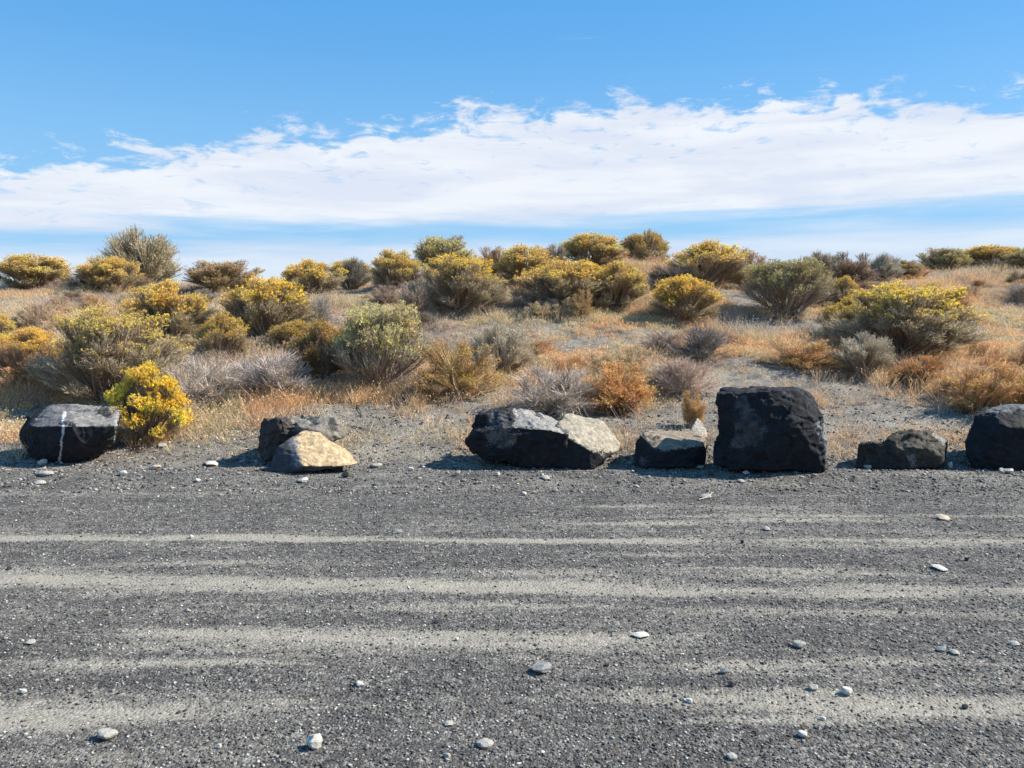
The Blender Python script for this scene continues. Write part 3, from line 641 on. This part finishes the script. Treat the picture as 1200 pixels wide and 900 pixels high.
gy_ = 9.1 + 20.5 * rng.random(n0) ** 1.15; gx_ = (rng.random(n0) * 2 - 1) * (gy_ * .72 + 1.0)
dens = sm(.30, .50, fbm(gx_ * .5 + 9, gy_ * .5, 4, .6)) * .75 + .38
dens = np.clip(dens + .35 * sm(1, -3, gx_), 0, 1); dens *= np.clip(.10 + 1.0 * sm(9.6, 11.2, gy_ + .9 * sm(-1, -5, gx_)), 0, 1)
for (cx, cy, rx, ry) in WB:
    q = ((gx_ - cx) / rx) ** 2 + ((gy_ - cy) / ry) ** 2
    dens *= 1 - .93 * np.exp(-q ** 2 * .7)
keep = rng.random(n0) < dens; gx_, gy_ = gx_[keep], gy_[keep]
fx = rng.choice([-5.3, -4.1, -2.6, -1.9, -.5, .5, 1.25, 2.2, 3.45, 3.75, 4.8, 5.1], 150); gx_ = np.concatenate([gx_, fx + rng.normal(0, .16, 150)]); gy_ = np.concatenate([gy_, 9.05 + rng.normal(0, .22, 150)])
nt_ = len(gx_)
gz_ = H(gx_, gy_)
hue = fbm(gx_ * .45 + 40, gy_ * .45 + 7, 3) + .16 * sm(-2, 2, gx_) * (1 - sm(17, 21, gy_)); hue2 = fbm(gx_ * 1.1 + 4, gy_ * 1.1 + 70, 3)
straw = np.array((.62, .50, .31)); orange = np.array((.76, .48, .24)); pink = np.array((.56, .43, .33)); grey = np.array((.44, .385, .31))
cx_ = sm(.45, .62, hue)[:, None]; tcol = pink * (1 - cx_) + orange * cx_
cx_ = sm(.5, .66, hue2)[:, None]; tcol = tcol * (1 - cx_) + straw * cx_
cx_ = (sm(.52, .3, hue2) * .6)[:, None]; tcol = tcol * (1 - cx_) + grey * cx_
NB = 24
hgt = .045 + .17 * rng.random(nt_) ** 1.5 * (.3 + 1.2 * sm(.35, .7, fbm(gx_ * .7 + 91, gy_ * .7, 3)))
rad = rng.uniform(.03, .16, nt_)
ti = np.repeat(np.arange(nt_), NB); nb = len(ti)
ang = rng.random(nb) * 6.283; rr0 = np.sqrt(rng.random(nb)) * rad[ti]
A = np.stack([gx_[ti] + rr0 * np.cos(ang), gy_[ti] + rr0 * np.sin(ang), gz_[ti] - .01], 1)
hh = hgt[ti] * rng.uniform(.45, 1.25, nb); a2 = ang + rng.normal(0, 1.0, nb); ln = hh * rng.uniform(.1, 1.2, nb)
C = A + np.stack([ln * np.cos(a2), ln * np.sin(a2), hh], 1); B = A * .5 + C * .5; B[:, 2] += hh * .12
bw_ = rng.uniform(.003, .007, nb) * (1 + .035 * (A[:, 1] - 9))
V1, F1 = ribbons(A, B, C, bw_, bw_ * .35, 2, rng)
c1 = np.repeat(tcol[ti] * rng.uniform(.6, 1.35, (nb, 1)) * (1 + rng.normal(0, .06, (nb, 3))), 6, 0)
sd = rng.random(nb) < .5                       # seed heads
V2, F2 = tris(C[sd] + rng.normal(0, .008, (sd.sum(), 3)), rng.uniform(.012, .03, sd.sum()), rng, None, .6)
c2 = np.repeat(tcol[ti][sd] * rng.uniform(.7, 1.5, (sd.sum(), 1)), 3, 0)
tag(link('dry_grass', mesh('dry_grass', np.concatenate([V1, V2]), [F1, F2 + len(V1)], np.concatenate([c1, c2]), False, M_grass), color=(1, 1, 1)),
    'straw and orange dry grass covering the slope between the bushes', 'dry grass', kind='stuff')
# fallen twigs and litter
nl = 30000
ly = 8.6 + 14 * rng.random(nl) ** 1.6; lx = (rng.random(nl) * 2 - 1) * (ly * .7 + .6); lz = H(lx, ly) + .006
a = rng.random(nl) * 6.283; ll = .012 + .09 * rng.random(nl) ** 2.2
A = np.stack([lx, ly, lz], 1); C = A + np.stack([ll * np.cos(a), ll * np.sin(a), rng.uniform(0, .03, nl)], 1); B = (A + C) / 2 + rng.normal(0, .008, (nl, 3)) + (0, 0, .008)
V1, F1 = ribbons(A, B, C, np.full(nl, .006), np.full(nl, .003), 2, rng)
lc = np.where(rng.random((nl, 1)) < .45, np.array([[.10, .08, .065]]), np.array([[.38, .30, .21]])) * rng.uniform(.7, 1.3, (nl, 1))
tag(link('twig_litter', mesh('twig_litter', V1, [F1], np.repeat(lc, 6, 0), False, M_twig), color=(1, 1, 1)),
    'thin broken twigs littering the bare sand of the slope', 'litter', kind='stuff')

# many more low dry clumps among the grass
pool = [i for i in range(nt_) if 10.2 < gy_[i] < 27 and abs(gx_[i]) < gy_[i] * .68]
rr2 = random.Random(8); rr2.shuffle(pool)
low_names = {'clump': 'low rusty dry clump', 'weed': 'low greyish dead weed'}; low_items = []
for i in pool[:170]:
    k = 'clump' if (hue[i] > .5) != (rr2.random() < .25) else 'weed'
    base = Vector(tcol[i]) * rr2.uniform(.8, 1.1)
    nm, cat, grp, *_ = KIND[k]; root = link(nm, None); qx, qy = rowpx(gx_[i], gy_[i], gz_[i]); low_items.append((root, qx, qy, low_names[k])); tag(root, low_names[k], cat, 'low dry clumps and tumbleweeds among the dry grass')
    root.location = (gx_[i], gy_[i], gz_[i] - .02); root.rotation_euler = (0, 0, rr2.uniform(0, 6.28)); w = rr2.uniform(.35, .9); root.scale = (w, w, w * rr2.uniform(.4, .6))
    for p, me in LIB[k][rr2.randrange(3)].items():
        link(p, me, root, tuple(base * {'branches': .75, 'foliage': 1.0, 'flowers': 1.05}[p]))

# ------------------------------------------------------------------ stones
def gravel(n, y0, y1, pw, smin, smax, name, label, half=.68, cl=0):
    y = y0 + (y1 - y0) * rng.random(n) ** pw; x = (rng.random(n) * 2 - 1) * (y * half + .3)
    if cl:                      # extra debris gathered round the feet of the boulders
        cx = rng.choice([-4.85, -2.3, 0, .85, 1.75, 2.8, 4.25, 5.3], cl); x = np.concatenate([x, cx + rng.normal(0, .42, cl)]); y = np.concatenate([y, 8.62 + rng.normal(0, .16, cl)])
    dm = dust_map(x, y); k = rng.random(len(x)) < np.clip(1.15 - 1.0 * dm, .15, 1); x, y = x[k], y[k]; n = len(x)
    z = H(x, y); s = smin + (smax - smin) * rng.random(n) ** 4; s *= (.7 + y * .06)
    base = np.array([(1,0,0),(-1,0,0),(0,1,0),(0,-1,0),(0,0,1),(0,0,-1)], float)
    fc = np.array([(0,2,4),(2,1,4),(1,3,4),(3,0,4),(2,0,5),(1,2,5),(3,1,5),(0,3,5)])
    V = base[None] * (s[:, None, None] * rng.uniform(.6, 1.3, (n, 6, 1))) + rng.normal(0, .22, (n, 6, 3)) * s[:, None, None]
    a = rng.random(n) * 6.28; ca, sa = np.cos(a)[:, None], np.sin(a)[:, None]
    Vx = V[..., 0] * ca - V[..., 1] * sa; Vy = V[..., 0] * sa + V[..., 1] * ca; Vz = V[..., 2] * .62
    V = np.stack([Vx + x[:, None], Vy + y[:, None], Vz + z[:, None] + (s * .18)[:, None]], -1).reshape(-1, 3)
    Fc = (fc[None] + (np.arange(n) * 6)[:, None, None]).reshape(-1, 3)
    t = rng.random((n, 1)); c = np.where(t < .72, np.array([[.104, .099, .094]]) * (.5 + rng.random((n, 1)) * 1.1), np.array([[.33, .32, .295]]) * (.55 + .8 * rng.random((n, 1))))
    tag(link(name, mesh(name, V, [Fc], np.repeat(c, 6, 0), False, M_stone), color=(1, 1, 1)), label, 'gravel', kind='stuff')
gravel(110000, 2.4, 8.6, 1.35, .0028, .012, 'gravel', 'fine dark grey gravel covering the flat lot')
gravel(16000, 7.2, 11.5, 1.1, .005, .022, 'edge_rubble', 'coarser grey rubble along the foot of the bank', .72, 3500)

def stone_mesh(seed, flat=.6, ang=.25):
    rg = random.Random(seed); bm = bmesh.new(); bmesh.ops.create_icosphere(bm, subdivisions=3, radius=.5)
    o = Vector((rg.uniform(0, 50), rg.uniform(0, 50), rg.uniform(0, 50)))
    planes = [(Vector((rg.gauss(0, 1), rg.gauss(0, 1), rg.gauss(0, 1))).normalized(), rg.uniform(.30, .44)) for _ in range(16)]
    for v in bm.verts:
        for nrm, d in planes:
            q = v.co.dot(nrm) - d
            if q > 0: v.co -= nrm * q * min(1, .75 + ang)
        v.co *= 1 + .14 * mnoise.noise(v.co * 2.2 + o) + .05 * mnoise.noise(v.co * 7 + o)
        v.co.z *= flat
    me = bpy.data.meshes.new('stone'); bm.to_mesh(me); bm.free()
    n = len(me.vertices); at = me.color_attributes.new('Col', 'FLOAT_COLOR', 'POINT'); at.data.foreach_set('color', np.ones(n * 4, np.float32))
    me.materials.append(M_stone); return me
SM = [stone_mesh(i, f, a) for i, (f, a) in enumerate([(.62, .1), (.45, .3), (.7, .38), (.35, .2), (.55, .4), (.6, .25)])]
PALE = (.34, .325, .29); WHT = (.50, .48, .43); GRY = (.24, .24, .235); BLK = (.045, .045, .05); TAN = (.42, .36, .28)
def stone(label, px, row, w, h, col, m=0, name='stone', group=None, sink=.12):
    x, y = hit(px, row); o = link(name, SM[m], None, col); s = y / F
    fl = [.62, .45, .7, .35, .55, .6][m]
    sx_ = w * s * .92; sz = max(h * s / fl * .95, sx_ * .5)
    if name == 'pebble': sz = sx_ * .8
    o.scale = (sx_, sx_ * rr_.uniform(.7, 1), sz); o.rotation_euler = (rr_.uniform(-.15, .15), rr_.uniform(-.15, .15), rr_.uniform(-.5, .5))
    o.location = (x, y + sx_ * .2, Hs(x, y) + sz * fl * (.5 - sink)); tag(o, label, 'stone', group or 'loose stones on the gravel lot'); return o
S = [('upright pale stone near the bottom edge, left of centre', 368, 880, 24, 24, WHT, 2),
 ('rounded pale grey stone near the bottom left corner', 122, 868, 30, 14, PALE, 0),
 ('white pebble right of the rounded grey stone at bottom left', 256, 878, 9, 7, WHT, 4),
 ('two-toned stone with dark left side in the middle of the gravel lot', 636, 790, 32, 14, GRY, 2),
 ('flat white flake of stone right of the dark sided stone', 752, 748, 28, 6, WHT, 3),
 ('grey stone at the bottom edge below the picture centre', 568, 878, 26, 11, PALE, 1),
 ('pale pebble left of the grey stone at the bottom edge', 524, 889, 13, 7, PALE, 4),
 ('white pebble left of the two-toned stone', 421, 806, 12, 7, WHT, 0),
 ('thin pale flake below the centre of the lot', 525, 851, 15, 5, PALE, 3),
 ('brightest round white stone on the right of the lot', 993, 816, 17, 12, WHT, 0),
 ('half buried pale stone just left of the brightest white stone', 955, 811, 16, 9, PALE, 5),
 ('oval pale stone above the brightest white stone', 937, 760, 19, 10, PALE, 0),
 ('round pale stone below the brightest white stone', 941, 865, 14, 9, WHT, 0),
 ('small white pebble between two pale stones on the right', 965, 845, 10, 5, WHT, 4),
 ('pale stone at the bottom edge, right of centre', 858, 890, 16, 8, PALE, 1),
 ('small white pebble left of the dark pebbles on the right', 808, 824, 11, 6, WHT, 4),
 ('small grey stone above the dark pebbles on the right', 850, 790, 14, 9, GRY, 2),
 ('black pebble beside the small grey stone', 857, 806, 10, 8, BLK, 4),
 ('black stone alone in the tan dust at lower right', 1132, 832, 10, 7, BLK, 2),
 ('flat pale stone at the far right of the lot', 1190, 757, 16, 5, PALE, 3),
 ('pale flake right of the oval pale stone', 1120, 768, 15, 6, PALE, 3),
 ('grey flake low on the gravel right of the oval pale stone', 1104, 764, 16, 6, GRY, 1),
 ('white flake in the middle right wheel track', 1104, 669, 22, 5, WHT, 3),
 ('black pebble above the white flake in the wheel track', 1133, 658, 7, 5, BLK, 4),
 ('tan and orange flat stone high on the right of the lot', 1107, 609, 20, 5, TAN, 3),
 ('pale flake in the upper lot below the cracked brown boulder', 899, 622, 12, 5, PALE, 3),
 ('small black pebble on the upper tan streak', 870, 637, 6, 5, BLK, 4),
 ('dark flat stone with pale side on the upper lot at centre left', 466, 625, 14, 5, GRY, 1),
 ('black pebble below the two tan streaks at centre', 511, 731, 10, 5, BLK, 4),
 ('small white pebble right of the black pebble at centre', 535, 751, 6, 5, WHT, 0),
 ('flat pale stone at left, beside the lower tan streak', 33, 756, 17, 6, PALE, 3),
 ('white pebble below the flat pale stone at left', 27, 814, 9, 7, WHT, 0),
 ('black pebble between the two tan streaks at the left edge', 10, 668, 8, 5, BLK, 4),
 ('white pebble on the first tan streak at left', 224, 631, 6, 5, WHT, 0),
 ('pale pebble below the second tan streak at left', 219, 717, 9, 4, PALE, 4),
 ('white stone touching the foot of the streaked boulder', 49, 545, 14, 9, WHT, 2),
 ('pale slab lying below the streaked boulder', 52, 558, 24, 8, PALE, 1),
 ('thin pale slab in front of the slab below the streaked boulder', 45, 568, 16, 5, PALE, 3),
 ('white rounded stone right of the streaked boulder', 143, 558, 13, 8, WHT, 0),
 ('pinkish flat stone below the brilliant yellow bush', 180, 551, 20, 8, (.48, .40, .33), 1),
 ('white flat stone between the yellow bush and the tan-faced boulder', 247, 546, 21, 6, WHT, 3),
 ('small white pebble below the white flat stone on the left', 231, 565, 8, 5, WHT, 0),
 ('pale stone half buried under the brilliant yellow bush', 190, 525, 13, 7, PALE, 5),
 ('white stone in front of the tan-faced boulder', 355, 566, 15, 8, WHT, 2),
 ('black stone right of the white stone by the tan-faced boulder', 405, 560, 12, 8, BLK, 4),
 ('pale stone right of the tan-faced boulder', 440, 548, 18, 7, PALE, 1),
 ('white pebble halfway between the tan-faced and the jagged boulder', 481, 552, 10, 6, WHT, 0),
 ('white upright stone chip left of the jagged boulder', 536, 558, 9, 9, PALE, 2),
 ('round grey stone at the left tip of the jagged boulder', 525, 536, 9, 8, PALE, 0),
 ('white pebble in front of the jagged boulder', 583, 558, 10, 5, WHT, 4),
 ('flat pale stone below the jagged boulder', 640, 562, 14, 5, PALE, 3),
 ('white round pebble below the cream topped boulder', 614, 581, 8, 6, WHT, 0),
 ('white stone between the low pointed boulder and the biggest boulder', 822, 550, 11, 6, WHT, 2),
 ('black angular stone in front of the gap beside the biggest boulder', 833, 558, 11, 7, BLK, 4),
 ('white flat stone in front of the biggest boulder', 875, 556, 12, 5, WHT, 3),
 ('black flat stone in front of the biggest boulder', 897, 559, 13, 5, BLK, 1),
 ('thin pale stone chip below the biggest boulder', 870, 566, 12, 4, PALE, 3),
 ('pale stone leaning on the foot of the block left of the cracked boulder', 1018, 550, 11, 7, PALE, 2),
 ('white upright chip at the right foot of the cracked brown boulder', 1114, 549, 7, 11, WHT, 2),
 ('white stone at the foot of the black boulder cut by the right edge', 1184, 555, 13, 8, WHT, 2),
 ('pale stone just left of the white stone below the right edge boulder', 1175, 553, 9, 6, PALE, 5),
 ('light stone on the dark sand behind the streaked boulder', 10, 462, 14, 6, PALE, 1),
 ('curved pale stick-like stone below the gap beside the biggest boulder', 828, 584, 18, 4, PALE, 3),
]
for s in S: stone(*s)
# small ones: each named by the landmark it lies next to
def relate(items, marks, phrase):
    """items: (obj, px, row, adjective); each gets a label of its own by rank, side and nearest landmark"""
    used = {}
    for o, px, row, adj in sorted(items, key=lambda q: min(math.hypot(q[1] - m[0], (q[2] - m[1]) * 2) for m in marks)):
        m = min(marks, key=lambda m: math.hypot(px - m[0], (row - m[1]) * 2)); dx, dy = px - m[0], (row - m[1]) * 2
        side = ('right of' if dx > 0 else 'left of') if abs(dx) > abs(dy) else ('below' if dy > 0 else 'above')
        k = used.get((side, m[2]), 0); used[(side, m[2])] = k + 1
        rank = ['nearest', 'second', 'third', 'fourth', 'fifth', 'sixth', 'seventh', 'eighth', 'ninth', 'tenth', 'eleventh', 'twelfth', 'thirteenth', 'fourteenth', 'fifteenth', 'sixteenth', 'seventeenth', 'eighteenth', 'nineteenth', 'twentieth'][min(k, 19)]
        o['label'] = f'{adj} {phrase}, {rank} {side} the {m[2]}'
bm_ = [(80, 541, 'streaked boulder'), (172, 520, 'brilliant yellow bush'), (360, 553, 'tan-faced boulder'), (600, 549, 'jagged boulder'), (690, 550, 'cream topped boulder'), (785, 550, 'low pointed boulder'),
       (905, 553, 'biggest black boulder'), (1060, 550, 'cracked brown boulder'), (1172, 552, 'boulder cut by the right edge')]
st_ = bm_ + [(368, 880, 'upright pale stone'), (122, 868, 'rounded grey stone at bottom left'), (636, 790, 'two-toned stone'), (752, 748, 'flat white flake'), (568, 878, 'grey stone at the bottom edge'),
       (993, 816, 'brightest round white stone'), (1132, 832, 'black stone in tan dust'), (33, 756, 'flat pale stone at left'), (1104, 669, 'white flake in the right track'), (466, 625, 'dark flat stone of the upper lot'), (899, 622, 'pale flake of the upper lot')]
items = []
for i in range(130):
    r = rr_.random()
    if r < .55: px, row = rr_.uniform(5, 1195), rr_.uniform(590, 894)
    else: px, row = rr_.uniform(5, 1195), rr_.gauss(562, 12)
    if row < 546: row = 550
    adj, c = rr_.choice([('small pale', PALE), ('small pale', PALE), ('small grey', GRY), ('small grey', GRY), ('small tan', TAN), ('small black', BLK)]); w = rr_.uniform(3, 7.5); q = rr_.uniform(.6, 1.0)
    items.append((stone('x', px, row, w, w * .5, tuple(v * q for v in c), rr_.randrange(6), 'pebble', 'small loose pebbles'), px, row, adj))
relate(items, st_, 'pebble')
relate(low_items, bm_ + [(132, 455, 'big grey-green rabbitbrush'), (446, 450, 'vase-shaped bush'), (315, 385, 'rusty-flanked rabbitbrush'), (200, 390, 'yellow capped rabbitbrush'), (537, 355, 'grey stemmed rabbitbrush'),
       (668, 355, 'long dark-sided rabbitbrush'), (800, 368, 'small round yellow rabbitbrush'), (922, 360, 'broad grey-green bush'), (1058, 405, 'largest right-hand rabbitbrush'), (730, 470, 'vivid orange clump'),
       (818, 418, 'dark grey dead bush'), (586, 430, 'whitish sagebrush clump'), (165, 330, 'tallest skyline bush'), (262, 340, 'lone rusty skyline rabbitbrush'), (1106, 320, 'olive skyline rabbitbrush'), (1150, 475, 'reddish orange clump'), (20, 350, 'far left skyline rabbitbrush')], 'in dry grass')
